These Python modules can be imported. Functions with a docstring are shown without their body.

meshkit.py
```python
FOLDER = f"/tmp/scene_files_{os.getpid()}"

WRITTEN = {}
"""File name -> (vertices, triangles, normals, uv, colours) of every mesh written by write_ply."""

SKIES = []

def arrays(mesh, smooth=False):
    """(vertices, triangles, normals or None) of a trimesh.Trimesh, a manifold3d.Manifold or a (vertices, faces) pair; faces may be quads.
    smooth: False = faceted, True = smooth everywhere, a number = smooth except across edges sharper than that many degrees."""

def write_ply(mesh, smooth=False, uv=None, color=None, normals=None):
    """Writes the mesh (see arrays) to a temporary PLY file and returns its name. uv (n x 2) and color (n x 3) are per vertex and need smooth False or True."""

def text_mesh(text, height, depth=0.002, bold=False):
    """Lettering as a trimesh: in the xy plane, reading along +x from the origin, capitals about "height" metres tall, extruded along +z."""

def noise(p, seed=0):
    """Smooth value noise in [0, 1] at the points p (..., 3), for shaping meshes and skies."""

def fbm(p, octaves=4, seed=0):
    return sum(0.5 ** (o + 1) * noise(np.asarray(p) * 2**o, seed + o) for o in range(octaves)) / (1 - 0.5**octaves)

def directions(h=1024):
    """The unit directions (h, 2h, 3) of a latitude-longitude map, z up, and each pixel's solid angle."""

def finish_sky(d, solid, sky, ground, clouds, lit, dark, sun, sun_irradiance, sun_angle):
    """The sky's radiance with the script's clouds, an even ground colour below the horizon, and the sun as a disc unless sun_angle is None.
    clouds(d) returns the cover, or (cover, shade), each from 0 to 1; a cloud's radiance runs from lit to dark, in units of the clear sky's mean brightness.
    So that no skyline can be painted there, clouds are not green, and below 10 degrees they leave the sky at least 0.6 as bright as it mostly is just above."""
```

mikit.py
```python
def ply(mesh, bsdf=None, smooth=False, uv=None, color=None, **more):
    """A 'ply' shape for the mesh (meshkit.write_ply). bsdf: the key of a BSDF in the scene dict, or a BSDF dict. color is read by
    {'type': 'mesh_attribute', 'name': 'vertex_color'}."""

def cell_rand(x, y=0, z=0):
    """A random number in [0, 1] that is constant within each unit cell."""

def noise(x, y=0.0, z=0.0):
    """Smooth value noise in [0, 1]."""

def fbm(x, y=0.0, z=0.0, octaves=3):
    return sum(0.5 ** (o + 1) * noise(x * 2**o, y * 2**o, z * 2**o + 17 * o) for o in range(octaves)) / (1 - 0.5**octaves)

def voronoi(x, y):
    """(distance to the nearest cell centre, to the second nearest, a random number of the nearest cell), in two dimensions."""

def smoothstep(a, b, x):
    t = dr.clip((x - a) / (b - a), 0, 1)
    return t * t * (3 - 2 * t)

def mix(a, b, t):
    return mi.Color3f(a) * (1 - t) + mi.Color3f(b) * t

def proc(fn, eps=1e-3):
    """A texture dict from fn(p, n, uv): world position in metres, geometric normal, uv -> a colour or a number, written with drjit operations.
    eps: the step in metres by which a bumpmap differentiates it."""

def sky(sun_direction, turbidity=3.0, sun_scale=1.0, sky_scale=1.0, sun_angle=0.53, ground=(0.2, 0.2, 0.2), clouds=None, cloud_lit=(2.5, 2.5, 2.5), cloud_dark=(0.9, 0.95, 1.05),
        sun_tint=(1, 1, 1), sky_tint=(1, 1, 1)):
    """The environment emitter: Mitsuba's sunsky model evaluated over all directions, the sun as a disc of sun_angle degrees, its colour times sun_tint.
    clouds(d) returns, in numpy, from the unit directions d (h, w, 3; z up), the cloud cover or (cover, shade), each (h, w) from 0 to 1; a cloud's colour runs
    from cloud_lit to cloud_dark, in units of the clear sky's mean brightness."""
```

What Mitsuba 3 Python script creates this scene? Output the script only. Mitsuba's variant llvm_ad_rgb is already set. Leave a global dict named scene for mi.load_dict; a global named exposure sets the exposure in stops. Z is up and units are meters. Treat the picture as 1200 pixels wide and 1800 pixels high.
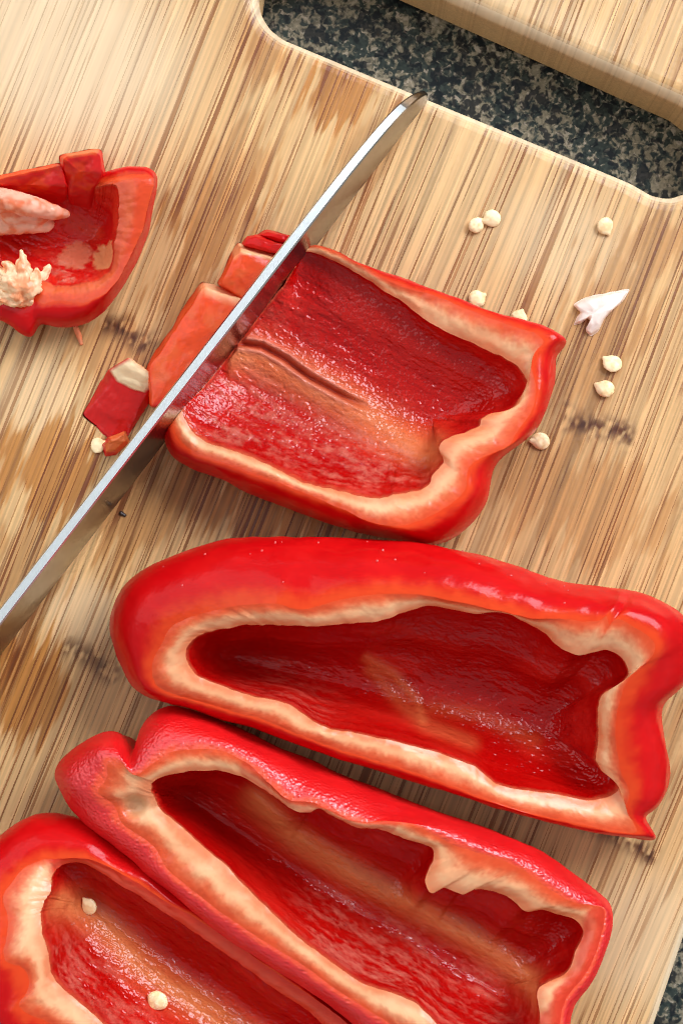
import math, random
import numpy as np, trimesh, mitsuba as mi, mikit, meshkit
import drjit as dr
from scipy.interpolate import CubicSpline
from scipy.ndimage import gaussian_filter1d
from mikit import proc, noise, fbm, voronoi, cell_rand, smoothstep, mix

random.seed(7)
rng = np.random.default_rng(7)
T = mi.ScalarTransform4f
scene, labels = {}, {}

# ------------------------------------------------------------------ camera, light, exposure
ZB = 0.014                                   # top of the cutting board; the countertop is z = 0
TILT, DIST, FPX = math.radians(3.0), 0.300, 3000.0
EYE = np.array([0, -math.sin(TILT) * DIST, ZB + math.cos(TILT) * DIST])
FWD = -np.array([0, -math.sin(TILT), math.cos(TILT)])
UP = np.array([0, math.cos(TILT), math.sin(TILT)])
RIGHT = np.array([1.0, 0, 0])
scene['camera'] = {'type': 'perspective', 'fov': math.degrees(2 * math.atan(600 / FPX)), 'fov_axis': 'x', 'near_clip': 0.01, 'far_clip': 20.0,
                   'to_world': T().look_at(origin=EYE.tolist(), target=(EYE + FWD).tolist(), up=UP.tolist())}
exposure = 0.30
scene['room_light'] = {'type': 'constant', 'radiance': {'type': 'rgb', 'value': [0.40, 0.40, 0.415]}}
_wd = np.array([0.74, 0.67, 0.88]); _wd /= np.linalg.norm(_wd)
_wc = _wd * 1.5
scene['kitchen_window'] = {'type': 'rectangle', 'to_world': T().look_at(origin=_wc.tolist(), target=[0, 0, 0], up=[0, 0, 1]) @ T().scale([0.42, 0.36, 1]),
                           'emitter': {'type': 'area', 'radiance': {'type': 'rgb', 'value': [12.6, 13.0, 14.6]}},
                           'bsdf': {'type': 'diffuse', 'reflectance': {'type': 'rgb', 'value': 0.1}}}
labels['kitchen_window'] = {'kind': 'structure', 'label': 'bright kitchen window beside the counter', 'category': 'window'}
_w2 = np.array([-0.70, 0.50, 0.85]); _w2 = _w2 / np.linalg.norm(_w2) * 1.7  # added fill light out of view, lifts the left-facing surfaces
scene['kitchen_window_001'] = {'type': 'rectangle', 'to_world': T().look_at(origin=_w2.tolist(), target=[0, 0, 0], up=[0, 0, 1]) @ T().scale([1.1, 0.9, 1]),
                               'emitter': {'type': 'area', 'radiance': {'type': 'rgb', 'value': [1.45, 1.45, 1.5]}},
                               'bsdf': {'type': 'diffuse', 'reflectance': {'type': 'rgb', 'value': 0.1}}}
labels['kitchen_window_001'] = {'kind': 'structure', 'label': 'added fill panel out of view, lighting the left facing surfaces', 'category': 'window'}


def at(px, py, z):
    """World point at height z (metres above the board) seen at photograph pixel (px, py)."""
    px, py, z = np.broadcast_arrays(np.asarray(px, float), np.asarray(py, float), np.asarray(z, float))
    d = FWD + ((px - 600) / FPX)[..., None] * RIGHT + ((900 - py) / FPX)[..., None] * UP
    k = (ZB + z - EYE[2]) / d[..., 2]
    return EYE + d * k[..., None]


def P2(px, py, z=0.0):
    return at(px, py, z)[..., :2]


def rgb(v):
    return {'type': 'rgb', 'value': list(map(float, v))}


def tag(key, label, cat=None, group=None, kind=None):
    labels[key] = {k: v for k, v in (('label', label), ('category', cat), ('group', group), ('kind', kind)) if v}


def add(key, mesh, bsdf, **kw):
    scene[key] = mikit.ply(mesh, bsdf, **kw)
    return key


# ------------------------------------------------------------------ materials
GA = math.radians(21.5)                      # bamboo grain runs up and to the right
GV = (math.sin(GA), math.cos(GA))            # along
GU = (math.cos(GA), -math.sin(GA))           # across


def guv(p):
    return (p.x * GU[0] + p.y * GU[1]) * 1000, (p.x * GV[0] + p.y * GV[1]) * 1000


def _uv_of(px, py):
    w = P2(px, py)
    return float(w @ np.array(GU)) * 1000, float(w @ np.array(GV)) * 1000


NODES = [(*_uv_of(x, y), w, s) for x, y, w, s in [(1048, 748, 7.5, 1.0), (235, 585, 6.0, 1.0), (165, 1160, 6.0, .75), (1090, 1475, 8.0, 1.0)]]
STAINS_SHADE = [(*_uv_of(x, y), w, l, s) for x, y, w, l, s in [
    (610, 150, 9, 8, .9), (470, 80, 5, 7, .6), (380, 400, 9, 13, .75), (420, 310, 7, 9, .5), (90, 830, 9, 10, .9), (60, 1215, 8, 11, .9), (240, 900, 9, 12, .55),
    (1060, 560, 9, 14, .5), (900, 830, 12, 12, .45), (960, 640, 10, 10, .4), (450, 900, 12, 9, .9), (560, 920, 9, 8, .9), (350, 850, 8, 8, .7), (200, 610, 9, 7, .5), (330, 520, 8, 10, .6), (1150, 420, 6, 8, .5), (700, 880, 12, 9, .5), (1050, 900, 14, 10, .5), (150, 470, 8, 9, .4), (650, 250, 7, 10, .4), (30, 1000, 9, 12, .5), (1100, 1250, 10, 12, .35)]]  # damp stains; those along the half sliced wedge paint in its shadow
PALE = [(*_uv_of(x, y), w, l, s) for x, y, w, l, s in [(120, 90, 26, 22, 1.0), (60, 700, 9, 9, .4), (150, 1080, 8, 7, .5), (1000, 430, 16, 10, .35), (1130, 1650, 12, 14, .5), (900, 50, 30, 9, .35)]]  # corner patches paint a fading window reflection into the board colour


def bamboo_color(p, n, uv):
    u, v = guv(p)
    u = u + 0.35 * (noise(u * 0.05 + 3, v * 0.012) - 0.5) * 6
    strip = dr.floor((u + 400) / 17.0)
    sr = cell_rand(strip, 5, 1)
    base = mix((0.57, 0.365, 0.160), (0.45, 0.258, 0.094), sr * 0.6 + 0.4 * noise(u * 0.10, v * 0.02 + sr * 30))
    # broad soft streaks, then fine fibres
    a = noise(u * 0.50, v * 0.014 + sr * 9)
    b = noise(u * 1.3 + 40, v * 0.022 + sr * 17)
    c = noise(u * 2.3 + 90, v * 0.022)
    c2 = noise(u * 3.6 + 19, v * 0.035)
    k = 0.52 + 0.12 * a + 0.18 * b + 0.28 * c + 0.42 * c2
    col = base * k
    # dark vessel lines
    l1 = smoothstep(0.68, 0.80, noise(u * 3.1 + 11, v * 0.024 + 3)) * smoothstep(0.18, 0.45, noise(u * 0.45 + 7, v * 0.035))
    l2 = smoothstep(0.62, 0.80, noise(u * 3.7 + 71, v * 0.045 + 8)) * smoothstep(0.35, 0.6, noise(u * 0.8 + 27, v * 0.06))
    pores = dr.maximum(l1, l2 * 0.8)
    nd = mi.Float(0)
    for (nu, nv, nw, s) in NODES:
        wob = (noise(u * 0.25, nu) - 0.5) * 2.4
        nd = dr.maximum(nd, s * 1.25 * dr.exp(-dr.square((v - nv - wob) / 2.0)) * smoothstep(nw, nw * 0.75, dr.abs(u - nu)))
    nd = nd * smoothstep(0.28, 0.66, noise(u * 1.9, v * 0.9 + 5) * 0.55 + noise(u * 0.9, v * 0.7) * 0.55)
    st = mi.Float(0)
    for (su, sv, w, l, s) in STAINS_SHADE:
        e = dr.sqrt(dr.square((u - su) / w) + dr.square((v - sv) / l)) + 0.9 * (noise(u * 0.9 + 5, v * 0.10) - 0.5) + 0.5 * (noise(u * 2.5, v * 0.3) - 0.5)
        st = dr.maximum(st, s * smoothstep(1.05, 0.60, e))
    pl = mi.Float(0)
    for (su, sv, w, l, s) in PALE:
        pl = dr.maximum(pl, s * smoothstep(1.2, 0.4, dr.sqrt(dr.square((u - su) / w) + dr.square((v - sv) / l))))
    pores = pores * (1 - 0.55 * pl)
    col = mix(col, mi.Color3f(0.66, 0.53, 0.34) * (0.82 + 0.18 * a + 0.12 * b), 0.62 * pl)
    col = mix(col, col * mi.Color3f(0.66, 0.44, 0.20), dr.minimum(st * 1.15, 1))
    col = mix(col, col * mi.Color3f(0.40, 0.225, 0.10), pores * (0.92 + 0.08 * st))
    col = mix(col, col * mi.Color3f(0.33, 0.25, 0.20), nd)
    # highlight painted into the handle slot arris; plain end grain below it
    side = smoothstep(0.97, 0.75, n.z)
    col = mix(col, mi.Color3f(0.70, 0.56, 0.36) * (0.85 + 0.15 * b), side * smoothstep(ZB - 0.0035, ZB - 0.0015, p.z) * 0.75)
    col = mix(col, mi.Color3f(0.44, 0.29, 0.135) * (0.85 + 0.3 * noise(u * 3, v * 3, p.z * 3000)), smoothstep(0.5, 0.1, n.z) * smoothstep(ZB - 0.002, ZB - 0.0035, p.z) * 0.8)
    return col


def bamboo_bump(p, n, uv):
    u, v = guv(p)
    return 0.00006 * (noise(u * 4.2 + 90, v * 0.05) + 0.6 * noise(u * 9.0, v * 0.2)) + 0.00003 * noise(u * 2, v * 2)


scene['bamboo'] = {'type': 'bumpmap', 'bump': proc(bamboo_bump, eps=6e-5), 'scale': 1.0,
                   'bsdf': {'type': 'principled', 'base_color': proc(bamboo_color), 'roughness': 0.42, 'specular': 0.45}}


def granite_color(p, n, uv):
    x, y = p.x * 1000, p.y * 1000
    wx, wy = x + 0.7 * (noise(x * .9, y * .9) - .5), y + 0.7 * (noise(x * .9 + 40, y * .9) - .5)
    r1 = noise(wx * 1.5, wy * 1.5, 2.5)
    r2 = noise(wx * 2.3 + 50, wy * 2.3, 7.5)
    big = noise(x * .16, y * .16)
    f1 = fbm(wx * 1.5, wy * 1.5, 3.0, 4)
    f2 = fbm(wx * 1.1 + 70, wy * 1.1 + 20, 5.0, 3)
    f3 = noise(x * 2.6, y * 2.6)
    col = mix((0.008, 0.014, 0.013), (0.048, 0.062, 0.050), r1 * 0.6 + f3 * 0.4)
    col = mix(col, mi.Color3f(0.27, 0.235, 0.155) * (0.40 + 0.5 * r2 + 0.3 * f3), smoothstep(0.47, 0.64, f1 * 0.55 + noise(wx * .55, wy * .55, 9.0) * 0.22 + r2 * 0.14 + big * 0.16) * 0.9)
    col = mix(col, mi.Color3f(0.30, 0.26, 0.20) * (0.6 + 0.6 * r1), smoothstep(0.62, 0.72, r2 * 0.6 + f1 * 0.45))
    col = mix(col, mi.Color3f(0.006, 0.009, 0.011), smoothstep(0.45, 0.62, f2 * 0.7 + 0.3 * noise(wx * .5 + 30, wy * .5, 4.0)) * 0.9)
    col = mix(col, mi.Color3f(0.15, 0.09, 0.07), smoothstep(0.86, 0.95, r1) * 0.5)
    return col


scene['granite'] = {'type': 'principled', 'base_color': proc(granite_color), 'roughness': 0.22, 'specular': 0.22}
VC = {'type': 'mesh_attribute', 'name': 'vertex_color'}


def skin_bump(p, n, uv):
    x, y, z = p.x * 1000, p.y * 1000, p.z * 1000
    return 0.000022 * noise(x * 2.4, y * 2.4, z * 2.4) + 0.00008 * noise(x * .5, y * .5, z * .5)


def dewy_bump(p, n, uv):
    x, y, z = p.x * 1000, p.y * 1000, p.z * 1000
    return 0.00017 * noise(x * 2.6, y * 2.6, z * 2.6) + 0.00008 * noise(x * .5, y * .5, z * .5)


def inner_bump(p, n, uv):
    x, y, z = p.x * 1000, p.y * 1000, p.z * 1000
    # lengthwise fibres and blistered wet tissue
    a = (x * 0.86 - y * 0.5)
    b = (x * 0.5 + y * 0.86)
    return 0.00015 * noise(a * 1.0, b * 2.2, z * 1.2) + 0.00012 * noise(x * 2.8, y * 3.0, z * 3.0) + 0.00012 * noise(a * 0.35, b * 1.0, z * .8)


def flesh_bump(p, n, uv):
    x, y, z = p.x * 1000, p.y * 1000, p.z * 1000
    return 0.00007 * noise(x * 1.2, y * 1.2, z * 1.2) + 0.000025 * noise(x * 3, y * 3, z * 3)


def vc_bsdf(bump, rough, spec, trans=0.35, eps=8e-5):
    """Wet pepper tissue: a glossy surface blended with a thin sheet that lets diffuse light through."""
    return {'type': 'bumpmap', 'bump': proc(bump, eps=eps), 'scale': 1.0, 'bsdf': {'type': 'blendbsdf', 'weight': trans,
            'first': {'type': 'twosided', 'bsdf': {'type': 'principled', 'base_color': VC, 'roughness': rough, 'specular': spec}},
            'second': {'type': 'principledthin', 'base_color': VC, 'roughness': 0.6, 'diff_trans': 1.4}}}


scene['pepper_skin'] = vc_bsdf(skin_bump, 0.19, 0.24, 0.30)
scene['pepper_skin_dewy'] = vc_bsdf(dewy_bump, 0.38, 1.0, 0.15)
scene['pepper_flesh'] = vc_bsdf(flesh_bump, 0.30, 0.6, 0.4)
scene['pepper_inner'] = vc_bsdf(inner_bump, 0.13, 0.48, 0.40)


def steel_bump(p, n, uv):
    return 0.000002 * noise((p.x * 0.63 + p.y * 0.77) * 150, p.z * 9000, (p.x * .77 - p.y * .63) * 6000)


scene['steel'] = {'type': 'bumpmap', 'bump': proc(steel_bump, eps=3e-5), 'scale': 1.0,
                  'bsdf': {'type': 'roughconductor', 'material': 'Ag', 'alpha': 0.03, 'distribution': 'ggx', 'specular_reflectance': rgb((0.54, 0.54, 0.55))}}
scene['ground_steel'] = {'type': 'roughconductor', 'material': 'Ag', 'alpha': 0.32, 'distribution': 'ggx', 'specular_reflectance': rgb((0.60, 0.66, 0.68))}
scene['knife_handle_black'] = {'type': 'principled', 'base_color': rgb((0.02, 0.02, 0.022)), 'roughness': 0.4}
scene['seed_cream'] = {'type': 'twosided', 'bsdf': {'type': 'principled', 'base_color': VC, 'roughness': 0.45, 'specular': 0.4}}

# ------------------------------------------------------------------ setting: countertop and board
ct = trimesh.creation.box((1.6, 1.6, 0.03)); ct.apply_translation((0, 0, -0.015))
add('countertop', ct, 'granite')
tag('countertop', 'dark speckled granite countertop under the board', kind='structure')


def dense(pts, n):
    pts = np.asarray(pts, float)
    q = np.vstack([pts, pts[:1]])
    s = np.r_[0, np.cumsum(np.linalg.norm(np.diff(q, axis=0), axis=1))]
    t = np.linspace(0, s[-1], n, endpoint=False)
    return np.stack([np.interp(t, s, q[:, k]) for k in range(2)], 1)


def normals2(c):
    d = np.roll(c, -1, 0) - np.roll(c, 1, 0)
    d /= np.linalg.norm(d, axis=1, keepdims=True) + 1e-12
    return np.stack([d[:, 1], -d[:, 0]], 1)


def board_mesh():
    w = lambda pts: np.array([P2(x, y) for x, y in pts])
    e0, e1 = w([(1200, 1667)])[0], w([(1155, 1800)])[0]
    along = (e0 - e1) / np.linalg.norm(e0 - e1)
    across = np.array([-along[1], along[0]])             # to the left
    c0 = e0 + along * 0.215; c1 = e0 - along * 0.06
    outer = np.array([c0, c0 + across * 0.22, c1 + across * 0.22, c1])   # counter-clockwise
    o = dense(outer, 900)
    for _ in range(30):
        o = (np.roll(o, 1, 0) + o * 2 + np.roll(o, -1, 0)) / 4
    slot_px = [(497, 62), (727, 158), (1000, 270), (1110, 316), (1150, 339), (1180, 344), (1210, 334), (1240, 305), (1256, 268), (1252, 230), (1230, 203),
               (1200, 179), (911, 49), (700, -45), (600, -82), (540, -98), (490, -85), (460, -45), (454, -2), (460, 22), (474, 44)]
    s = dense(w(slot_px), 900)
    for _ in range(14):
        s = (np.roll(s, 1, 0) + s * 2 + np.roll(s, -1, 0)) / 4
    if np.sum(s[:, 0] * np.roll(s[:, 1], -1) - s[:, 1] * np.roll(s[:, 0], -1)) > 0:
        s = s[::-1]                                       # hole clockwise
    r = 0.0028
    prof = [(r * (1 - math.sin(a)), ZB - r * (1 - math.cos(a))) for a in np.linspace(0, math.pi / 2, 9)] + [(0, 0.002), (0.0015, 0.0004)]
    V, F, base, tops, bots = [], [], 0, [], []
    for c in (o, s):
        n, N = normals2(c), len(c)
        for k, (ins, z) in enumerate(prof):
            q = c - n * ins
            V.append(np.c_[q, np.full(N, z)])
        for k in range(len(prof) - 1):
            i = np.arange(N); j = (i + 1) % N
            a, b = base + k * N, base + (k + 1) * N
            F += [np.c_[a + i, b + i, b + j], np.c_[a + i, b + j, a + j]]
        tops.append(c - n * prof[0][0]); bots.append(c - n * prof[-1][0])
        base += N * len(prof)
    V = np.vstack(V); F = np.vstack(F)
    from shapely.geometry import Polygon
    parts = [trimesh.Trimesh(V, F, process=False)]
    for (a, b), z, flip in ((tops, ZB, False), (bots, prof[-1][1], True)):
        v2, f2 = trimesh.creation.triangulate_polygon(Polygon(a, [b]), engine='earcut')
        m = trimesh.Trimesh(np.c_[v2, np.full(len(v2), z)], f2, process=False)
        up = m.face_normals[:, 2].mean() > 0
        if up == flip:
            m.invert()
        parts.append(m)
    return trimesh.util.concatenate(parts)


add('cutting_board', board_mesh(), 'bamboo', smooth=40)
tag('cutting_board', 'wooden bamboo cutting board with a long rounded handle slot, on granite', 'cutting board')

# ------------------------------------------------------------------ lofted pepper pieces
SK = np.array([0.56, 0.0025, 0.004]); SK2 = np.array([0.64, 0.006, 0.006])
ORANGE = np.array([0.74, 0.07, 0.014]); PEACH = np.array([0.84, 0.27, 0.105]); CREAM = np.array([0.92, 0.54, 0.27])
INN = np.array([0.46, 0.002, 0.0015]); INN2 = np.array([0.60, 0.012, 0.007]); RIB = np.array([0.72, 0.19, 0.06]); SHEEN_LIP = np.array([0.70, 0.24, 0.16])


def lerp(a, b, t):
    t = np.asarray(t)[..., None]
    return a * (1 - t) + b * t


def sstep(a, b, x):
    t = np.clip((x - a) / (b - a), 0, 1)
    return t * t * (3 - 2 * t)


def loop(segs, zs, counts, jit=0.0, seed=0):
    """A closed curve through traced outline points; segs begin at matching anchors; zs: height (mm) at each anchor. Returns world points."""
    pts = np.array([p[:2] for s in segs for p in s], float)
    starts = np.cumsum([0] + [len(s) for s in segs])
    q = np.vstack([pts, pts[:1]])
    par = np.r_[0, np.cumsum(np.maximum(np.linalg.norm(np.diff(q, axis=0), axis=1), 1.0) ** 0.6)]
    cs = CubicSpline(par, q, bc_type='periodic')
    out, zz = [], []
    for k, n in enumerate(counts):
        t = np.linspace(par[starts[k]], par[starts[k + 1]], 600)
        c = cs(t)
        s = np.r_[0, np.cumsum(np.linalg.norm(np.diff(c, axis=0), axis=1))]
        tt = np.linspace(0, s[-1], n, endpoint=False)
        out.append(np.stack([np.interp(tt, s, c[:, i]) for i in range(2)], 1))
        f = np.arange(n) / n
        if len(segs[k][0]) == 3:
            pk = np.vstack([pts[starts[k]:starts[k + 1]], pts[starts[k + 1] % len(pts)]])
            ps = np.r_[0, np.cumsum(np.linalg.norm(np.diff(pk, axis=0), axis=1))]
            zz.append(np.interp(f, ps / ps[-1], [p[2] for p in segs[k]] + [zs[(k + 1) % len(zs)]]))
        else:
            zz.append(zs[k] + (zs[(k + 1) % len(zs)] - zs[k]) * f)
    c, z = np.vstack(out), np.concatenate(zz)
    z = gaussian_filter1d(z, 4 if any(len(s[0]) == 3 for s in segs) else 12, mode='wrap')
    if jit:
        d = np.stack([gaussian_filter1d(np.random.default_rng(seed + i).normal(size=len(c)), sg, mode='wrap') * math.sqrt(sg) for i, sg in enumerate((2, 2, 6, 6))], 1)
        c = c + jit * (d[:, :2] * 0.8 + d[:, 2:] * 1.2)
    return at(c[:, 0], c[:, 1], z / 1000)


def near_polyline(xy, line):
    """Distance (mm) of the points to a polyline and the fraction along it."""
    best, frac = np.full(xy.shape[:-1], 1e9), np.zeros(xy.shape[:-1])
    L = np.array(line); n = len(L) - 1
    for k in range(n):
        a, b = L[k], L[k + 1]
        t = np.clip(((xy - a) @ (b - a)) / ((b - a) @ (b - a)), 0, 1)
        d = np.linalg.norm(xy - a - t[..., None] * (b - a), axis=-1) * 1000
        frac = np.where(d < best, (k + t) / n, frac)
        best = np.minimum(best, d)
    return best, frac


def grid_mesh(G, flip=False):
    R, N = G.shape[:2]
    i = np.arange(N); j = (i + 1) % N
    F = []
    for k in range(R - 1):
        a, b = k * N, (k + 1) * N
        F += [np.c_[a + i, a + j, b + j], np.c_[a + i, b + j, b + i]]
    F = np.vstack(F)
    return G.reshape(-1, 3), (F[:, ::-1] if flip else F)


def nz(P, f, seed=0, oct_=3):
    return meshkit.fbm(P * 1000 * f, oct_, seed)


def pepper(key, S, O, I, zS, zO, zI, spine, zfloor, counts, label, seed=0, ribs=(), grooves=(), power=2.3, under=0.075, orange=0.35, jit=1.2, along=(0.88, -0.47),
           cream=0.5, foot=0.45, pits=(), pale=(), skin='pepper_skin', fc=(PEACH, CREAM), ic=(INN, INN2), redrim=()):
    s = loop(S, zS, counts, 0.3, seed); o = loop(O, zO, counts, jit * .7, seed + 5); i = loop(I, zI, counts, jit, seed + 9)
    N = len(s)
    A, B = (at(*p, zfloor / 1000) for p in spine)
    # where each column of the loft ends: a point on the middle line of the piece
    t = np.clip(((i - A)[:, :2] @ (B - A)[:2]) / ((B - A)[:2] @ (B - A)[:2]), 0, 1)
    t = gaussian_filter1d(t, 38, mode='wrap')
    tg = A + t[:, None] * (B - A)
    floor_out = ZB + 0.0004
    C = s + (tg - s) * foot; C[:, 2] = floor_out
    # skin
    rows = []
    for a in np.linspace(0, math.pi / 2, 16):
        q = C + (s - C) * math.sin(a) ** 0.9; q[:, 2] = floor_out + (s[:, 2] - floor_out) * (1 - math.cos(a)); rows.append(q)
    for a in np.linspace(0, math.pi / 2, 30)[1:]:
        q = o + (s - o) * (math.cos(a) ** 0.85); q[:, 2] = s[:, 2] + (o[:, 2] - s[:, 2]) * math.sin(a) ** 1.1; rows.append(q)
    G = np.stack(rows)
    und = (nz(G, 0.10, seed) - 0.5)[..., None] * np.array([0.8, 0.8, 0.5]) * 0.0016
    w = np.ones(len(G)); w[:10] = np.linspace(0, 1, 10); w[-8:] = np.linspace(1, 0, 8) ** 1
    G = G + und * w[:, None, None]
    v = np.linspace(0, 1, len(G))[:, None] * np.ones(N)
    n1, n2 = nz(G, 0.18, seed + 1), nz(G, 0.7, seed + 2)
    col = lerp(SK, SK2, sstep(0.3, 0.8, n1 * 0.7 + n2 * 0.3))
    edge = sstep(1 - orange * 1.0, 1.0, v + 0.22 * (n1 - 0.5) * orange * 2 + .1 * (n2 - .5))
    col = lerp(col, ORANGE, 0.85 * edge ** 1.6)
    V, F = grid_mesh(G)
    add(key + '__skin', (V, F), skin, smooth=True, color=col.reshape(-1, 3))
    SKIN[key] = G
    # cut rim of pale flesh
    n_f = 18
    f = np.linspace(0, 1, n_f)[:, None, None]
    G = o[None] * (1 - f) + i[None] * f
    wd = np.linalg.norm((i - o)[:, :2], axis=1)
    G[..., 2] += np.sin(f[..., 0] * math.pi) * np.minimum(0.10 * wd, 0.0007)[None] + (nz(G, 0.35, seed + 3) - 0.5) * 0.0009 * np.sin(f[..., 0] * math.pi)
    v = f[..., 0] * np.ones(N)
    n1, n2, n3 = nz(G, 0.16, seed + 4), nz(G, 0.55, seed + 5), nz(G, 2.2, seed + 6, 2)
    vv = v + 0.26 * (n2 - 0.5) + 0.18 * (n3 - 0.5)
    crest = np.exp(-((vv - 0.62 - 0.3 * (n1 - 0.5)) / 0.24) ** 2)
    col = lerp(fc[0], fc[1], np.clip(crest * (0.35 + cream * 0.8) + 0.9 * (sstep(0.4, 0.7, n1) - 0.4) * cream, 0, 1))
    col = lerp(col, ORANGE, sstep(0.58, 0.04, vv) * 0.95)
    col = lerp(col, np.array([0.66, 0.17, 0.07]), sstep(0.62, 0.95, vv) * 0.35)
    col = col * (0.94 + 0.12 * n3)[..., None]
    for (line, width, amt) in redrim:
        d, _ = near_polyline(G[..., :2], [P2(x, y, .015) for x, y in line])
        col = lerp(col, np.array([0.66, 0.03, 0.010]), amt * sstep(width, width * 0.6, d + 1.2 * (n2 - .5)))
    for (px, py, rad, dep) in pits:
        c = at(px, py, 0.012)
        d = np.linalg.norm((G - c)[..., :2], axis=-1) * 1000
        G[..., 2] -= dep / 1000 * np.exp(-(d / rad) ** 4)
        col = lerp(col, np.array([0.48, 0.24, 0.11]), 0.75 * np.exp(-(d / rad) ** 4))
    V, F = grid_mesh(G)
    add(key + '__flesh_rim', (V, F), 'pepper_flesh', smooth=True, color=col.reshape(-1, 3))
    # inner wall
    n_i = 120
    f = (np.linspace(0, 1, n_i) ** 1.15)[:, None]
    out = (i - tg)[:, :2]; out = out / (np.linalg.norm(out, axis=1, keepdims=True) + 1e-9)
    north = gaussian_filter1d(out @ np.array([0.25, 0.97]), 10, mode='wrap')
    und2 = under * (0.25 + 1.6 * np.clip(north, 0, 1)) * (i[:, 2] - ZB > 0.008)
    und2 = gaussian_filter1d(und2, 8, mode='wrap')
    ff = f - und2 * np.sin(np.pi * np.clip(f / 0.34, 0, 1))
    G = i[None] + (tg - i)[None] * ff[..., None]
    G[..., 2] = ZB + zfloor / 1000 + (i[:, 2] - ZB - zfloor / 1000)[None] * (1 - f) ** (power + 0.5 * north)
    al = np.array([along[0], along[1]]); ac = np.array([-along[1], along[0]])
    U, W = G[..., :2] @ al, G[..., :2] @ ac
    fib = meshkit.fbm(np.stack([U * 1000 * .22, W * 1000 * 1.0, G[..., 2] * 1000 * .6], -1), 4, seed + 7)
    fib2 = meshkit.fbm(np.stack([U * 1000 * .07, W * 1000 * .26, G[..., 2] * 1000 * .2], -1), 3, seed + 8)
    n2 = nz(G, 1.3, seed + 10)
    inside = sstep(0.0, 0.12, f) * np.ones(N)
    gu = np.roll(G, -1, 1) - np.roll(G, 1, 1); gv = np.gradient(G, axis=0)
    nn = np.cross(gu, gv); nn /= np.linalg.norm(nn, axis=-1, keepdims=True) + 1e-12
    nn *= np.sign(nn[..., 2:3] + 1e-9)
    dens = sstep(0.0, 0.5, np.linalg.norm((i - tg)[None] * (1 - f)[..., None], axis=-1) * 1000 / 3)
    G = G + nn * (inside * dens * ((fib - 0.5) * 0.00028 + (fib2 - 0.5) * 0.0009 + (n2 - .5) * 0.00012))[..., None]
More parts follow.
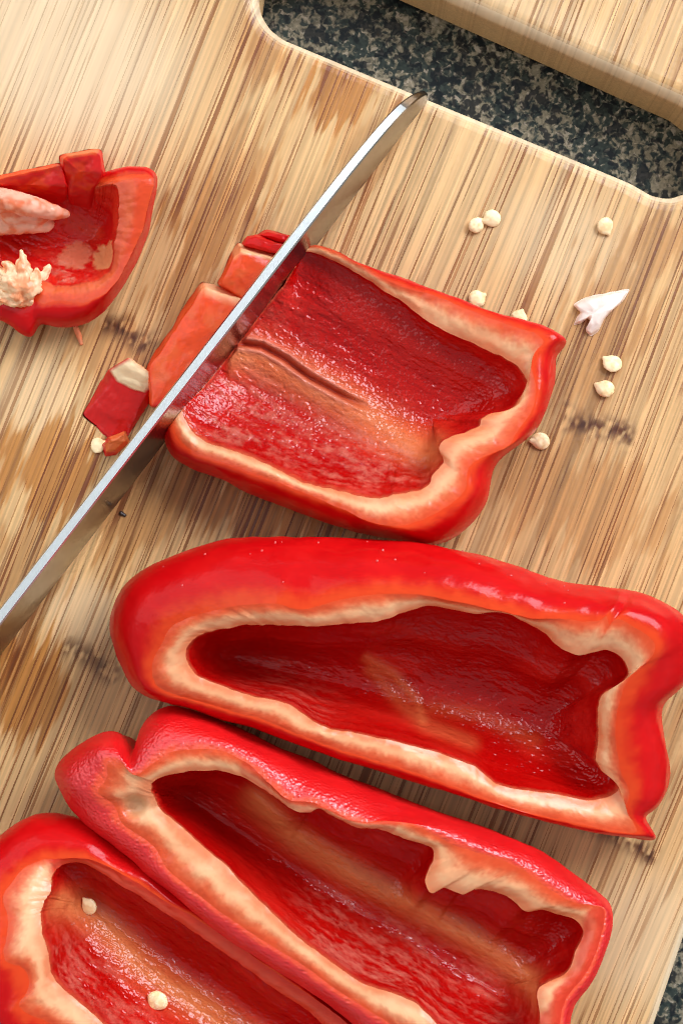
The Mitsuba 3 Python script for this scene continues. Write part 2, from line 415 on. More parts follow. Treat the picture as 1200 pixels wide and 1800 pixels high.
    col = lerp(ic[0], ic[1], np.clip(sstep(0.40, 0.75, fib2) * .8 + sstep(.5, .75, fib) * .3, 0, 1))
    for (line, width, amt, lift) in ribs:
        d, fr = near_polyline(G[..., :2], [P2(x, y, zfloor / 1000) for x, y in line])
        k = np.exp(-(d / (width * (0.8 + 0.5 * fib2))) ** 2) * inside * sstep(0, .06, fr) * sstep(1.0, .9, fr)
        col = lerp(col, RIB, np.clip(amt * k * (0.6 + 0.8 * fib), 0, 1))
        G[..., 2] += lift / 1000 * k
    for (x, y, rad, amt, *solid) in pale:
        d = np.linalg.norm(G[..., :2] - P2(x, y, zfloor / 1000), axis=-1) * 1000
        k = np.exp(-(d / rad) ** 2) * inside
        if solid:
            col = lerp(col, np.array(solid[0]), np.clip(amt * sstep(0.35, 0.62, k + 0.5 * (fib - .5) + .3 * (n2 - .5)), 0, 1)); continue
        col = lerp(col, SHEEN_LIP, np.clip(amt * k * sstep(0.40, 0.75, fib * .6 + n2 * .4) * 0.5, 0, 1))  # wet window sheen painted into the inner wall colour
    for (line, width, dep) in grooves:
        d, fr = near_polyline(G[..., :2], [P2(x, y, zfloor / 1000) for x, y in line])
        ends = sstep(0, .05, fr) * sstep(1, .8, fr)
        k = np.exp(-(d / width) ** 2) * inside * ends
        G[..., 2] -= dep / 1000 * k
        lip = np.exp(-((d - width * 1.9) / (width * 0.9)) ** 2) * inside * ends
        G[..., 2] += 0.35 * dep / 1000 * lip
        col = lerp(col, SHEEN_LIP, 0.6 * lip); col = lerp(col, INN * 0.7, 0.8 * k)
    rimcol = sstep(0.06, 0.0, f + 0.05 * (n2 - .5))
    col = lerp(col, np.array([0.62, 0.12, 0.05]), rimcol * 0.7)
    INNER[key] = G.reshape(-1, 3)
    V, F = grid_mesh(G)
    add(key + '__inner_wall', (V, F), 'pepper_inner', smooth=True, color=col.reshape(-1, 3))
    tag(key, label, 'bell pepper piece', 'cut pieces of red bell pepper')


INNER, SKIN = {}, {}
# second wedge, the big one in the middle
pepper('bell_pepper_wedge',
       S=[[(240, 1210), (213, 1165), (197, 1120), (195, 1085), (215, 1035), (262, 995), (345, 963), (420, 947)],
          [(520, 945), (640, 949), (760, 958), (860, 980), (935, 1008), (985, 1022), (1070, 1032), (1137, 1044)],
          [(1192, 1078), (1214, 1120), (1215, 1165), (1200, 1203), (1166, 1236), (1162, 1275), (1177, 1340), (1170, 1390), (1145, 1424), (1131, 1437)],
          [(1148, 1473), (1110, 1473), (1040, 1460), (967, 1444), (883, 1424), (800, 1397), (700, 1363)],
          [(577, 1325), (480, 1290), (400, 1265), (313, 1238)]],
       O=[[(273, 1203), (267, 1170), (285, 1130), (302, 1102), (350, 1080), (420, 1065)],
          [(485, 1062), (530, 1071), (560, 1066), (600, 1054), (690, 1044), (740, 1046), (800, 1058), (850, 1068), (930, 1086), (1000, 1088), (1058, 1088), (1066, 1083), (1069, 1099), (1078, 1091), (1117, 1103)],
          [(1150, 1135), (1140, 1160), (1108, 1190), (1088, 1240), (1081, 1285), (1086, 1330), (1094, 1365), (1106, 1395), (1102, 1430)],
          [(1120, 1462), (1060, 1458), (1000, 1446), (960, 1437), (883, 1416), (800, 1385), (700, 1350)],
          [(577, 1312), (480, 1274), (400, 1247), (313, 1223)]],
       I=[[(338, 1178), (327, 1150), (340, 1123), (385, 1108), (450, 1098)],
          [(530, 1101), (600, 1098), (663, 1092), (705, 1078), (760, 1066), (837, 1078), (865, 1075), (920, 1092), (960, 1118), (1010, 1151), (1063, 1144), (1090, 1155)],
          [(1103, 1180), (1085, 1205), (1060, 1220), (1050, 1245), (1052, 1290), (1048, 1325), (1060, 1355), (1088, 1376)],
          [(1080, 1396), (1035, 1408), (1000, 1401), (900, 1386), (865, 1374), (835, 1350), (800, 1333), (770, 1322), (700, 1305)],
          [(630, 1290), (560, 1274), (510, 1242), (440, 1222), (370, 1198)]],
       zS=[8, 13, 13, 7, 9], zO=[19, 27, 25, 15, 20], zI=[20, 25, 22, 14, 20], spine=((450, 1165), (950, 1275)), zfloor=4.5, counts=[170, 250, 170, 170, 130],
       label='largest red bell pepper wedge, its hollow side up, second from the knife', seed=11,
       ribs=[([(632, 1150), (690, 1185), (735, 1235), (745, 1275)], .9, .45, .4), ([(640, 1165), (700, 1230), (745, 1270), (850, 1310)], 1.2, .35, .3), ([(745, 1240), (850, 1260), (960, 1310)], 1.4, .22, .2)],
       pale=[(480, 1225, 6, .5), (540, 1250, 5, .5)], orange=0.16, cream=0.5, along=(0.95, -0.22))

pepper('bell_pepper_wedge_001',
       S=[[(157, 1450), (117, 1407), (100, 1370), (101, 1348), (117, 1326), (170, 1293), (210, 1293)],
          [(234, 1318), (246, 1285), (270, 1253), (297, 1242), (340, 1250), (407, 1276), (487, 1312), (560, 1345), (633, 1377)],
          [(800, 1438), (900, 1470), (973, 1509), (1017, 1541), (1040, 1558)],
          [(1066, 1582), (1071, 1605), (1067, 1637), (1053, 1683), (1033, 1723), (1007, 1757), (997, 1800), (985, 1850), (950, 1890)],
          [(870, 1905), (780, 1885), (690, 1840), (600, 1778), (500, 1712), (400, 1645), (330, 1592), (260, 1535), (200, 1485)]],
       O=[[(209, 1440), (200, 1415), (172, 1392), (188, 1366), (191, 1342), (215, 1342)],
          [(233, 1362), (262, 1348), (297, 1324), (330, 1318), (380, 1318), (410, 1329), (450, 1354), (510, 1407), (550, 1411), (613, 1440), (667, 1444)],
          [(717, 1448), (767, 1470), (800, 1487), (850, 1503), (900, 1520), (950, 1553), (993, 1580), (1030, 1592)],
          [(1060, 1598), (1061, 1620), (1056, 1647), (1041, 1690), (1018, 1727), (995, 1757), (983, 1800), (970, 1850), (930, 1878)],
          [(860, 1880), (780, 1852), (720, 1820), (667, 1790), (617, 1757), (567, 1723), (517, 1687), (467, 1657), (400, 1612), (317, 1550), (290, 1523), (275, 1495), (240, 1465)]],
       I=[[(280, 1420), (271, 1402), (266, 1385)],
          [(272, 1374), (290, 1366), (323, 1358), (373, 1355), (420, 1363), (450, 1380), (487, 1403), (510, 1420), (547, 1428), (557, 1422), (600, 1443), (633, 1456)],
          [(667, 1457), (717, 1477), (763, 1497), (753, 1530), (750, 1560), (760, 1572), (780, 1563), (813, 1573), (827, 1565), (850, 1563), (887, 1575), (913, 1593), (927, 1603), (947, 1600), (985, 1610)],
          [(1015, 1620), (1024, 1647), (1013, 1672), (1000, 1707), (963, 1727), (945, 1745), (947, 1772), (950, 1800), (940, 1830), (900, 1845)],
          [(830, 1835), (775, 1808), (760, 1793), (733, 1767), (700, 1750), (660, 1737), (617, 1717), (580, 1690), (540, 1660), (513, 1640), (477, 1603), (433, 1560), (395, 1521), (343, 1477), (300, 1438)]],
       zS=[8, 11, 11, 8, 9], zO=[17, 21, 25, 18, 21], zI=[17, 20, 24, 17, 21], spine=((340, 1410), (880, 1745)), zfloor=4.5, counts=[110, 230, 200, 160, 260],
       label='red bell pepper wedge with a pink shining ridge, between the largest and corner wedges', seed=31,
       ribs=[([(420, 1370), (520, 1470), (620, 1535), (720, 1590), (830, 1650), (930, 1720), (960, 1745)], 2.1, .95, 1.4)],
       pale=[(570, 1620, 6, 1.), (650, 1680, 8, .9), (720, 1720, 8, .9), (840, 1760, 8, .9)], pits=[(243, 1410, 1.9, 1.6)], redrim=[([(1048, 1612), (1046, 1650), (1025, 1710), (990, 1752), (968, 1790)], 3.2, .8), ([(440, 1345), (520, 1400), (600, 1425), (680, 1440)], 1.6, .5)], orange=0.10, cream=0.62, skin='pepper_skin_dewy', along=(0.84, -0.54))

pepper('bell_pepper_wedge_002',
       S=[[(-70, 1700), (-85, 1640), (-85, 1570), (-50, 1505), (0, 1468), (20, 1453), (50, 1438), (83, 1433)],
          [(123, 1438), (160, 1450), (210, 1485), (300, 1550), (400, 1630), (520, 1712)],
          [(640, 1800), (690, 1870), (660, 1950), (560, 1990), (400, 1990)],
          [(250, 1960), (100, 1900), (0, 1830), (-50, 1765)]],
       O=[[(10, 1690), (14, 1620), (5, 1580), (20, 1552), (52, 1520)],
          [(112, 1510), (150, 1510), (205, 1532), (300, 1590), (400, 1650), (520, 1735)],
          [(620, 1810), (650, 1880), (620, 1930), (540, 1960), (400, 1950)],
          [(250, 1900), (150, 1845), (87, 1800), (33, 1767), (50, 1737), (40, 1703)]],
       I=[[(76, 1640), (71, 1605), (80, 1583), (90, 1557), (91, 1538)],
          [(113, 1521), (143, 1519), (200, 1548), (300, 1612), (400, 1678), (500, 1752)],
          [(580, 1815), (600, 1870), (580, 1900), (520, 1920), (400, 1910)],
          [(300, 1870), (190, 1808), (167, 1787), (133, 1757), (95, 1722), (85, 1677)]],
       zS=[9, 9, 8, 9], zO=[19, 15, 14, 19], zI=[19, 14, 13, 18], spine=((170, 1600), (480, 1840)), zfloor=4.5, counts=[180, 220, 150, 200],
       label='red bell pepper wedge in the bottom corner with two seeds lying in its hollow', seed=51,
       ribs=[([(95, 1555), (180, 1620), (250, 1690), (320, 1740), (420, 1810), (480, 1850)], 2.1, .95, 1.2)],
       pale=[(110, 1680, 5, .9), (150, 1720, 7, 1.), (220, 1780, 6, .8)], redrim=[([(125, 1512), (205, 1540), (300, 1600), (400, 1664), (520, 1745), (620, 1815)], 4.5, .93)], orange=0.14, cream=0.75, along=(0.78, -0.62), power=2.0)

# ------------------------------------------------------------------ the knife and the wedge that it cuts
K0, K1 = P2(744, 183), P2(260, 811)
KD = (K0 - K1) / np.linalg.norm(K0 - K1)       # towards the tip
KN = np.array([KD[1], -KD[0]])                 # towards the wedge


def blade_mesh():
    L = 0.150
    n = 160
    d = np.r_[np.linspace(0, 0.03, 70), np.linspace(0.03, L, n - 70)[1:]]      # distance back from the tip
    top = 0.0075 + 0.0160 * (1 - np.exp(-d / 0.0070)) + 0.00018 * d / 0.01
    bot = 0.0006 + 0.0003 * np.exp(-d / 0.004)
    top = np.maximum(top, bot + 0.0006)
    th = 0.00088 * np.minimum(1, 0.62 + d / 0.02)                                # half thickness
    prof = []
    for k in range(len(d)):
        c = K0 - KD * d[k]
        t, zt, zb = th[k], top[k], bot[k]
        h = zt - zb
        pts = [(0.00008, zb), (0.00045 + 0.0001, zb + min(0.0012, 0.2 * h)), (t, zt - 0.0003), (t - 0.00025, zt), (-(t - 0.00025), zt), (-t, zt - 0.0003), (-0.00055, zb + min(0.0012, 0.2 * h)), (-0.00008, zb)]
        prof.append([[*(c + KN * a), ZB + z] for a, z in pts])
    G = np.array(prof)
    R, N = G.shape[:2]
    F = []
    i = np.arange(N); j = (i + 1) % N
    for k in range(R - 1):
        F += [np.c_[k * N + i, k * N + j, (k + 1) * N + j], np.c_[k * N + i, (k + 1) * N + j, (k + 1) * N + i]]
    for k, s in ((0, 1), (R - 1, -1)):
        for m in range(1, N - 1):
            F.append(np.array([[k * N, k * N + m + 1, k * N + m][::s]]))
    m = trimesh.Trimesh(G.reshape(-1, 3), np.vstack(F), process=False)
    m.fix_normals()
    return m


bm = blade_mesh()
sp = bm.face_normals[:, 2] > 0.75
add('kitchen_knife__blade', bm.submesh([np.where(~sp)[0]], append=True, repair=False), 'steel', smooth=20)
add('kitchen_knife__spine', bm.submesh([np.where(sp)[0]], append=True, repair=False), 'ground_steel', smooth=20)
hb = K0 - KD * 0.205
hm = trimesh.creation.capsule(height=0.10, radius=0.011, count=[24, 24])
hm.apply_translation((0, 0, -0.05)); hm.apply_scale((0.7, 1, 1))
R = np.eye(4); R[:3, 2] = [*KD, 0]; R[:3, 0] = [*KN, 0]; R[:3, 1] = np.cross(R[:3, 2], R[:3, 0]); R[:3, 3] = [*hb, ZB + 0.016]
hm.apply_transform(R)
add('kitchen_knife__handle', hm, 'knife_handle_black', smooth=True)
tag('kitchen_knife', 'steel kitchen knife standing on its edge, cutting through the pepper', 'knife')


def on_blade(px, z):
    """Photograph pixel of the point of the knife's near face at height z (mm) that has this pixel column."""
    best, off = None, 0.00052 + z / 23 * 0.0004
    for s in np.linspace(0, 0.12, 1201):
        c = K0 - KD * s + KN * off
        q = np.array([c[0], c[1], ZB + z / 1000]) - EYE
        x = 600 + FPX * (q @ RIGHT) / (q @ FWD); y = 900 - FPX * (q @ UP) / (q @ FWD)
        if best is None or abs(x - px) < best[0]:
            best = (abs(x - px), x, y)
    return (*best[1:], z)


pepper('bell_pepper_wedge_003',
       S=[[on_blade(540, 4)[:2], (675, 481), (800, 524), (875, 555), (950, 580), (972, 592)],
          [(993, 605), (979, 625), (975, 652), (971, 685), (957, 725), (942, 755), (912, 782), (873, 815), (862, 845), (856, 877), (840, 907), (812, 935), (787, 950)],
          [(750, 956), (700, 947), (642, 938), (585, 923), (508, 896), (432, 866), (355, 832), (305, 809)],
          [on_blade(290, 5), on_blade(330, 1.5), on_blade(400, .6), on_blade(470, .6), on_blade(520, 2)]],
       O=[[on_blade(545, 9)[:2], (675, 490), (750, 516), (850, 555), (930, 582)],
          [(955, 598), (938, 622), (934, 650), (941, 680), (938, 712), (922, 740), (905, 764), (890, 785), (855, 800), (824, 823), (818, 855), (800, 880), (765, 903), (715, 922)],
          [(690, 924), (662, 921), (604, 897), (547, 874), (489, 848), (432, 827), (386, 811), (336, 791)],
          [on_blade(303, 11), on_blade(320, 7), on_blade(360, 2.2), on_blade(410, 1.0), on_blade(470, 1.4), on_blade(520, 5)]],
       I=[[on_blade(537, 8.5)[:2], (675, 511), (715, 536), (762, 570), (812, 596), (855, 614), (890, 630)],
          [(915, 650), (926, 672), (915, 700), (900, 717), (870, 724), (846, 736), (842, 748), (826, 757), (800, 765), (777, 775), (771, 792), (779, 812), (760, 835), (755, 850), (725, 864), (700, 868)],
          [(672, 874), (645, 876), (604, 864), (546, 851), (477, 820), (424, 797), (366, 778), (336, 755)],
          [on_blade(322, 10.5), on_blade(345, 8), on_blade(380, 5.2), on_blade(410, 4.6), on_blade(460, 5), on_blade(515, 8)]],
       zS=[4, 8, 7, 5], zO=[9, 16, 19, 11], zI=[8.5, 14, 18, 10.5], spine=((480, 640), (760, 730)), zfloor=4.6, counts=[180, 240, 220, 160],
       label='red bell pepper wedge pressed against the knife blade, half sliced', seed=71,
       ribs=[([(395, 620), (450, 625), (540, 672), (640, 730), (720, 785), (790, 815)], 3.2, .85, 1.1)],
       grooves=[([(405, 585), (425, 605), (460, 610), (500, 632), (545, 665), (600, 695), (660, 725)], .55, 1.1)],
       pale=[(390, 720, 8, 1.0), (450, 750, 8, .9), (560, 800, 9, .9), (640, 820, 8, .9), (480, 580, 5, .7), (700, 830, 5, .8)], orange=0.22, cream=0.6, along=(0.86, -0.5),
       power=2.6, foot=0.5)

# ------------------------------------------------------------------ small cut chunks, the top scrap, seeds
RED = np.array([0.64, 0.010, 0.008])


def chunk(key, bottom, top, zb, zt, side, cap, mat='pepper_flesh', n=44, soft=5, dome=0.0006, seed=0, capmix=None):
    """A small cut piece: a lower outline (z = zb mm) and an upper one (zt), rounded together; side: one colour per edge."""
    m = len(bottom)
    def ring(pts, z):
        pts = np.array(pts, float); z = np.broadcast_to(np.asarray(z, float), (m,))
        q = np.concatenate([np.linspace(0, 1, n, endpoint=False)[:, None] * (pts[(k + 1) % m] - pts[k]) + pts[k] for k in range(m)])
        zz = np.concatenate([np.linspace(z[k], z[(k + 1) % m], n, endpoint=False) for k in range(m)])
        return at(q[:, 0], q[:, 1], zz / 1000)
    a, b = ring(bottom, zb), ring(top, zt)
    sm = lambda q, w: gaussian_filter1d(q, w, axis=0, mode='wrap')
    a, b = sm(a, soft), sm(b, soft)
    scol = sm(np.concatenate([np.tile(np.asarray(side[k], float), (n, 1)) for k in range(m)]), 2.5)
    c = b.mean(0)
    rows, cols = [], []
    ca = a.mean(0); ca[2] = a[:, 2].min()
    rows.append(a * 0.3 + ca * 0.7); cols.append(scol)
    for f in np.linspace(0, 1, 22):
        rows.append(a * (1 - f) + b * f); cols.append(scol)
    for f in np.linspace(0, 1, 26)[1:]:
        e = 0.04 * f if f < 0.12 else f
        q = b * (1 - f) + c * f
        q[:, 2] = b[:, 2] * (1 - f) + c[2] * f + dome * math.sin(min(1, f * 1.6) * math.pi / 2)
        rows.append(q)
        cc = np.tile(np.asarray(cap, float), (len(b), 1))
        cols.append(lerp(scol, cc, np.full(len(b), min(1.0, f * 5.0))))
    G, C = np.stack(rows), np.stack(cols)
    w = np.ones(len(G)); w[0] = 0
    G = G + (np.stack([nz(G, 0.4, seed + k) for k in range(3)], -1) - 0.5) * 0.0007 * w[:, None, None]
    G[..., 2] = np.maximum(G[..., 2], ZB + 0.0002 + 0 * G[..., 2]) if np.min(zb) <= 0.3 else G[..., 2]
    n1, n2 = nz(G, 0.35, seed + 5), nz(G, 1.3, seed + 6)
    C = C * (0.90 + 0.2 * n2)[..., None]
    if capmix is not None:
        C = lerp(C, np.asarray(capmix, float), sstep(0.48, 0.68, n1) * 0.7 * (np.arange(len(G)) > 23)[:, None])
    V, F = grid_mesh(G)
    add(key, (V, F), mat, smooth=True, color=C.reshape(-1, 3))


def blobs(key, chains, mat='pepper_flesh', color=CREAM, color2=PEACH, rough=0.3, seed=0, size=0.00035):
    """Soft tissue from chains of (px, py, z mm, radius px): hulls of spheres, joined, refined and roughened."""
    import manifold3d as m3
    out = m3.Manifold()
    for ch in chains:
        sp = []
        for (x, y, z, r) in ch:
            p = at(x, y, z / 1000)
            sp.append(m3.Manifold.sphere(r * 1e-4 * 1e3, 20).translate((p * 1e3).tolist()))
        for a, b in zip(sp, sp[1:]):
            out = out + m3.Manifold.batch_hull([a, b])
        if len(sp) == 1:
            out = out + sp[0]
    out = out.refine_to_length(size * 1e3)
    g = out.to_mesh()
    t = trimesh.Trimesh(g.vert_properties[:, :3] / 1e3, g.tri_verts, process=True)
    trimesh.smoothing.filter_taubin(t, iterations=8)
    V = np.array(t.vertices)
    V = V + t.vertex_normals * ((nz(V, 0.9, seed) - 0.5) * rough * 1e-3)[:, None]
    V[:, 2] = np.maximum(V[:, 2], ZB + 0.0001)
    n1 = nz(V, 0.6, seed + 3)
    C = lerp(np.asarray(color, float), np.asarray(color2, float), sstep(0.42, 0.68, n1)) * (0.9 + 0.2 * nz(V, 2, seed + 4))[:, None]
    add(key, (V, np.array(t.faces)), mat, smooth=True, color=np.clip(C, 0, 1))


# strips sliced off beyond the blade
O2 = np.array([0.80, 0.07, 0.010]); O3 = np.array([0.78, 0.18, 0.05])
chunk('cut_pepper_strip', [(262, 716), (256, 645), (350, 499), (356, 495), (458, 530), (416, 590), (322, 713)], [(266, 714), (262, 648), (353, 508), (359, 504), (452, 534), (410, 590), (316, 708)], 0, [8, 8, 9, 9, 9, 8, 8],
      [O2, O2, PEACH, CREAM, O2, RED, RED], O2, 'pepper_flesh', seed=101, capmix=(0.80, 0.13, 0.03), soft=3)
tag('cut_pepper_strip', 'long orange red pepper strip lying along the knife blade on its far side', 'pepper strip', 'pepper slices cut off by the knife')
chunk('cut_pepper_strip_001', [(380, 500), (408, 440), (420, 426), (510, 452), (478, 500), (440, 538)], [(386, 498), (412, 452), (424, 440), (502, 460), (472, 500), (434, 530)], 0, [10, 11, 11, 10, 9, 9],
      [O2, PEACH, CREAM, O2, RED, O2], O2, 'pepper_flesh', seed=111, capmix=(0.80, 0.13, 0.03), soft=3)
tag('cut_pepper_strip_001', 'short orange pepper strip with a pale top edge beside the upper part of the blade', 'pepper strip', 'pepper slices cut off by the knife')
chunk('cut_pepper_strip_002', [(424, 432), (433, 415), (452, 411), (505, 432), (490, 452)], [(427, 430), (435, 418), (452, 414), (500, 432), (488, 446)], 0, 8, [RED, RED, RED, RED, RED], RED * 0.9, 'pepper_skin', seed=121)
tag('cut_pepper_strip_002', 'small red pepper sliver behind the pale edged strip', 'pepper strip', 'pepper slices cut off by the knife')
chunk('cut_pepper_strip_003', [(450, 414), (468, 403), (512, 413), (515, 432), (490, 428)], [(455, 414), (470, 407), (508, 416), (510, 428), (490, 426)], 0, 5.5, [RED, RED, RED, RED, RED], RED, 'pepper_skin', seed=131)
tag('cut_pepper_strip_003', 'red pepper sliver farthest back under the knife spine', 'pepper strip', 'pepper slices cut off by the knife')
chunk('cut_pepper_chunk', [(188, 655), (227, 629), (276, 668), (266, 702), (224, 769), (192, 772), (144, 728)], [(190, 650), (227, 628), (272, 662), (266, 682), (253, 692), (224, 682), (204, 670)], 0, [4, 7, 6.5, 4.5, 3.8, 3.8, 3.8],
      [RED, CREAM, O2, RED, RED, RED, RED], np.array([0.96, 0.80, 0.48]), 'pepper_flesh', seed=141, soft=3)
tag('cut_pepper_chunk', 'blocky red pepper chunk with a cream coloured top beside the blade', 'pepper chunk', 'pepper slices cut off by the knife')
chunk('cut_pepper_chunk_001', [(178, 782), (190, 768), (222, 756), (228, 778), (205, 800), (184, 803)], [(184, 783), (193, 772), (216, 764), (220, 776), (203, 793), (187, 797)], 0, [3, 5, 6, 5, 3, 2.5],
      [RED, O3, O3, O2, RED, RED], O3, 'pepper_flesh', seed=151, soft=4)
tag('cut_pepper_chunk_001', 'tiny orange and red pepper bit below the blocky chunk', 'pepper chunk', 'pepper slices cut off by the knife')

# the curved top scrap at the edge of the frame
BR, BR2 = np.array([0.62, 0.008, 0.006]), np.array([0.70, 0.04, 0.015])
pepper('pepper_top_scrap',
       S=[[(152, 322), (200, 306)], [(274, 307), (273, 340), (263, 395), (243, 450), (213, 505), (185, 542)], [(160, 562), (128, 574), (90, 572), (68, 571), (54, 591), (25, 575), (5, 563)], [(-30, 545), (-60, 480), (-60, 380)], [(-20, 335), (50, 325), (110, 318)]],
       O=[[(154, 324), (200, 311)], [(268, 313), (265, 345), (252, 395), (231, 445), (207, 490), (180, 518)], [(150, 530), (128, 532), (95, 528), (72, 532), (60, 520), (40, 535), (12, 525)], [(-20, 510), (-45, 460), (-45, 390)], [(-15, 342), (50, 332), (112, 323)]],
       I=[[(158, 330), (190, 323)], [(205, 326), (209, 360), (207, 400), (202, 432), (198, 470), (176, 492)], [(150, 498), (125, 502), (98, 504), (78, 492), (62, 484), (40, 475), (20, 480)], [(0, 480), (-25, 450), (-25, 390)], [(-5, 352), (50, 341), (118, 330)]],
       zS=[4, 8, 6, 3, 1], zO=[11, 16, 11, 5, 1.6], zI=[10, 15, 10, 5, 1.5], spine=((60, 440), (160, 420)), zfloor=2.6, counts=[90, 170, 150, 80, 100],
       label='curved red pepper end scrap with a pale torn core, cut off by the frame', seed=91, pale=[(192, 462, 3.0, .9, (0.82, 0.32, 0.13)), (135, 452, 3.4, .8, (0.74, 0.20, 0.10)), (120, 490, 4, 2)], orange=0.12, cream=0.3, power=1.8,
       fc=(np.array([0.74, 0.06, 0.014]), np.array([0.78, 0.15, 0.04])), ic=(BR, BR2), under=0.02)
labels['pepper_top_scrap'].update(category='pepper scrap'); labels['pepper_top_scrap'].pop('group')
blobs('pepper_top_scrap__membrane', [[(-30, 352, 11, 24), (15, 352, 12.5, 20), (55, 362, 12.5, 18), (95, 372, 10, 13), (116, 376, 8, 7)], [(-20, 385, 7, 28), (40, 388, 8, 22), (80, 392, 7, 15)], [(20, 372, 10, 22), (70, 378, 9, 16)]], color=(0.86, 0.46, 0.30), color2=(0.78, 0.20, 0.08), seed=161, rough=0.5)
blobs('pepper_top_scrap__core', [[(35, 516, 8, 18), (24, 488, 9, 16), (16, 466, 9, 9)], [(44, 500, 9, 17), (40, 470, 9.5, 11), (37, 442, 10, 3)], [(54, 508, 8.5, 16), (64, 482, 8, 11)],
                                 [(-8, 484, 8, 18), (28, 500, 9, 18), (58, 504, 8, 15), (82, 516, 6, 9)], [(40, 522, 7.5, 14), (44, 538, 6, 9)], [(0, 520, 8, 14), (48, 528, 7, 13), (92, 508, 6, 7)], [(68, 492, 7, 10), (86, 470, 7, 5)]],
      color=(0.90, 0.68, 0.40), color2=(0.84, 0.36, 0.16), seed=171, rough=1.7)
chunk('pepper_scrap', [(-40, 316), (110, 284), (125, 330), (120, 372), (60, 372), (-40, 360)], [(-40, 322), (108, 290), (118, 326), (112, 345), (60, 340), (-40, 338)], 0, [14, 14, 13, 8, 8, 9], [O2, RED, RED, RED, RED, RED], RED, 'pepper_flesh', seed=181, capmix=O2)
tag('pepper_scrap', 'low red pepper scrap behind the pale membrane of the end scrap', 'pepper scrap', 'red pepper trimmings')
chunk('pepper_scrap_001', [(104, 276), (112, 270), (178, 260), (187, 308), (165, 400), (118, 372)], [(110, 279), (116, 275), (174, 266), (181, 306), (155, 345), (122, 345)], 0, [16, 16, 16, 15, 9, 9], [O2, O3, RED, RED, RED, RED], RED, 'pepper_flesh', seed=191, capmix=O2)
tag('pepper_scrap_001', 'square topped red pepper scrap standing behind the end scrap', 'pepper scrap', 'red pepper trimmings')


def seed_mesh(px, py, z, r, beak, tilt=0.2, thick=0.55, sd=0):
    m = trimesh.creation.icosphere(subdivisions=4)
    v = np.array(m.vertices)
    th = np.arctan2(v[:, 1], v[:, 0]) - beak
    th = (th + math.pi) % (2 * math.pi) - math.pi
    q = 1 + 0.34 * np.exp(-(th / 0.26) ** 2) * np.hypot(v[:, 0], v[:, 1]) ** 2 + 0.05 * np.cos(2 * th + sd)
    v[:, 0] *= q; v[:, 1] *= q; v[:, 2] *= thick
    v += (np.stack([meshkit.fbm(v * 2.2 + sd * 3.1, 3, sd + k) for k in range(3)], -1) - 0.5) * 0.16
    R = trimesh.transformations.rotation_matrix(tilt, [math.cos(beak * 1.7 + sd), math.sin(beak * 1.7 + sd), 0])[:3, :3]
    v = v @ R.T * r * 1e-4
    c = at(px, py, z / 1000)
    v += c - np.array([0, 0, v[:, 2].min() + z * 0]) * np.array([0, 0, 1.0])
    n = nz(v, 1.2, sd)
    ang = np.exp(-(th / 0.35) ** 2) * np.hypot(*np.array(m.vertices)[:, :2].T) ** 3
    C = lerp(np.array([0.86, 0.69, 0.40]), np.array([0.80, 0.56, 0.27]), sstep(0.4, 0.7, n))
    C = lerp(C, np.array([0.80, 0.58, 0.30]), 0.6 * ang)
    return (v, np.array(m.faces)), C


def floor_z(key, px, py):
    G = INNER[key]
    z = 5.0
    for _ in range(4):
        p = P2(px, py, z / 1000)
        d = np.linalg.norm(G[:, :2] - p, axis=1)
        z = (np.sort(G[d < 0.0009, 2])[-1] - ZB) * 1000 if (d < 0.0009).any() else z
    return z


SEEDS = [
    (836, 397, 0, 14, 0.6, 'left one of two touching cream pepper seeds near the handle slot'),
    (864, 385, 0, 15.5, 3.5, 'right one of two touching cream pepper seeds near the handle slot'),
    (1062, 398, 0, 14.5, -1.1, 'lone cream pepper seed with its beak down, nearest the end of the slot'),
    (837, 526, 0, 15, 0.5, 'cream pepper seed just above the upper rim of the half sliced wedge'),
    (911, 561, 0, 14.5, 1.2, 'cream pepper seed half hidden behind the rim of the half sliced wedge'),
    (1075, 640, 0, 16, 2.5, 'upper cream pepper seed of the pair below the white membrane bit'),
    (1062, 684, 0, 15.5, 2.7, 'lower cream pepper seed of the pair, above the dark bamboo node'),
    (949, 776, 0, 15.5, 3.1, 'cream pepper seed on the board by the lower right bulge of the half sliced wedge'),
    (158, 1593, 'bell_pepper_wedge_002', 14, 2.2, 'small cream pepper seed on the pale rib in the corner wedge'),
    (278, 1757, 'bell_pepper_wedge_002', 17, -2.2, 'larger cream pepper seed lower in the hollow of the corner wedge'),
    (172, 783, 0, 13, 0.4, 'cream pepper seed beside the tiny pepper bit next to the knife'),
]
for k, (px, py, z, r, bk, lab) in enumerate(SEEDS):
    key = 'pepper_seed' if k == 0 else f'pepper_seed_{k:03d}'
    zz = floor_z(z, px, py) - 0.15 if isinstance(z, str) else z
    mesh, C = seed_mesh(px, py, zz, r, bk, tilt=0.10 + 0.30 * rng.random(), thick=0.34 + 0.14 * rng.random(), sd=k)
    add(key, mesh, 'seed_cream', smooth=True, color=C)
    tag(key, lab, 'seed', 'loose pepper seeds')

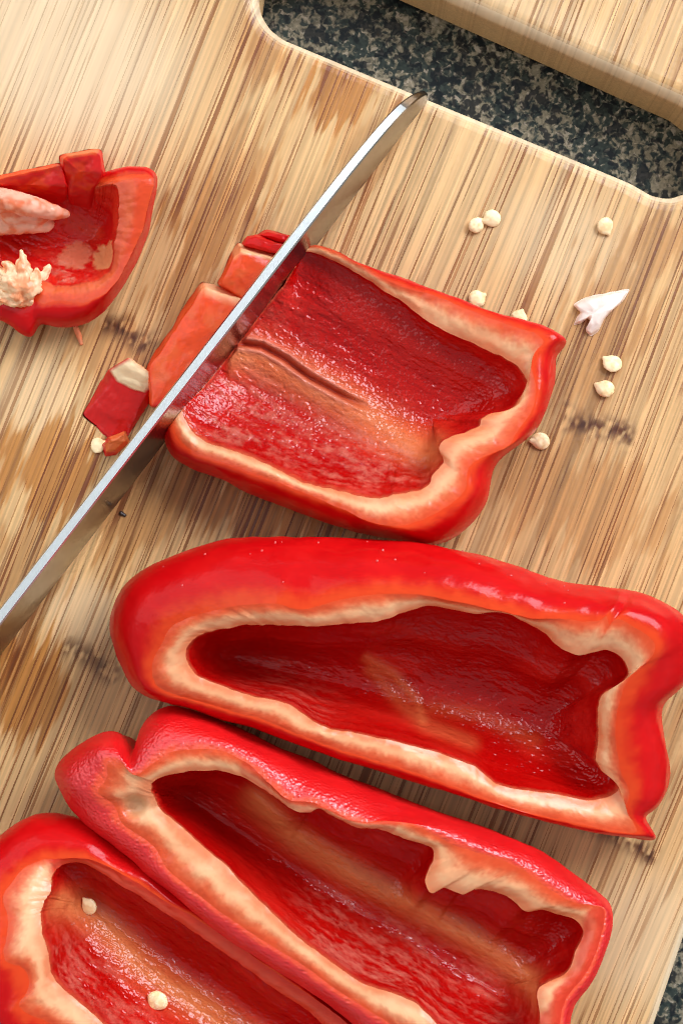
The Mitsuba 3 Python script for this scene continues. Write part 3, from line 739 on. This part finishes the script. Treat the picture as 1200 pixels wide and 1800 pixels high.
mo = [(1007, 535), (1030, 523), (1062, 516), (1107, 507), (1099, 526), (1076, 546), (1060, 563), (1051, 583), (1037, 592), (1029, 581), (1038, 562), (1030, 557), (1022, 567), (1008, 571), (1014, 557), (1021, 549)]
chunk('membrane_bit', mo, [(1046 + (x - 1046) * .9, 546 + (y - 546) * .86) for x, y in mo], 0, [.8, 1.6, 1.9, .5, 1.2, 1.8, 1.6, 1.2, .8, 1.0, 1.5, 1.2, .8, .4, .7, 1.1], [(0.88, 0.72, 0.58)] * 16, (0.92, 0.84, 0.74), 'pepper_flesh', n=16, soft=2.2, dome=0.0007, seed=201, capmix=(0.86, 0.62, 0.48))
tag('membrane_bit', 'white pointed piece of pepper membrane lying on the board among the seeds', 'pepper membrane')
blobs('dark_speck', [[(213, 902, .2, 4), (219, 906, .2, 3)]], 'pepper_flesh', (0.05, 0.03, 0.02), (0.03, 0.02, 0.015), seed=211, rough=.1, size=.0002)
tag('dark_speck', 'tiny dark speck on the board below the knife', 'crumb')
blobs('pepper_crumb', [[(212, 826, .3, 5), (208, 831, .3, 4)]], 'pepper_flesh', (0.75, 0.45, 0.34), PEACH, seed=221, rough=.15, size=.0002)
tag('pepper_crumb', 'tiny pink pepper crumb at the foot of the blade, below the sliced wedge', 'crumb')
blobs('pepper_crumb_001', [[(66, 538, 1.0, 3), (132, 576, .8, 5), (141, 596, .4, 4)]][:1] and [[(127, 560, 1.2, 4), (138, 588, .6, 5), (143, 604, .3, 3)]], 'pepper_flesh', PEACH, (0.75, 0.3, 0.16), seed=231, rough=.2, size=.0002)
tag('pepper_crumb_001', 'thin peach coloured shred hanging from the end scrap onto the board', 'crumb')

# water droplets left on the upper skin of the largest wedge
def droplets(key, holder, n, box, seed):
    g = np.random.default_rng(seed)
    S = SKIN[holder][17:40].reshape(-1, 3)
    a, b = P2(box[0], box[1], .018), P2(box[2], box[3], .018)
    S = S[(S[:, 0] > a[0]) & (S[:, 0] < b[0]) & (S[:, 1] < a[1]) & (S[:, 1] > b[1])]
    base = trimesh.creation.icosphere(subdivisions=2)
    ms = []
    for k in range(n):
        m = base.copy(); r = g.uniform(0.00010, 0.00024)
        m.apply_scale((r, r * g.uniform(.9, 1.5), r * 0.8)); m.apply_translation(S[g.integers(len(S))] - [0, 0, r * 0.15]); ms.append(m)
    add(key, trimesh.util.concatenate(ms), 'droplet', smooth=True)
    tag(key, 'tiny water droplets on the red skin', kind='stuff')


scene['droplet'] = {'type': 'principled', 'base_color': rgb((0.5, 0.03, 0.03)), 'roughness': 0.08, 'specular': 0.9}
droplets('bell_pepper_wedge__water_droplets', 'bell_pepper_wedge', 24, (270, 950, 1000, 1080), 5)
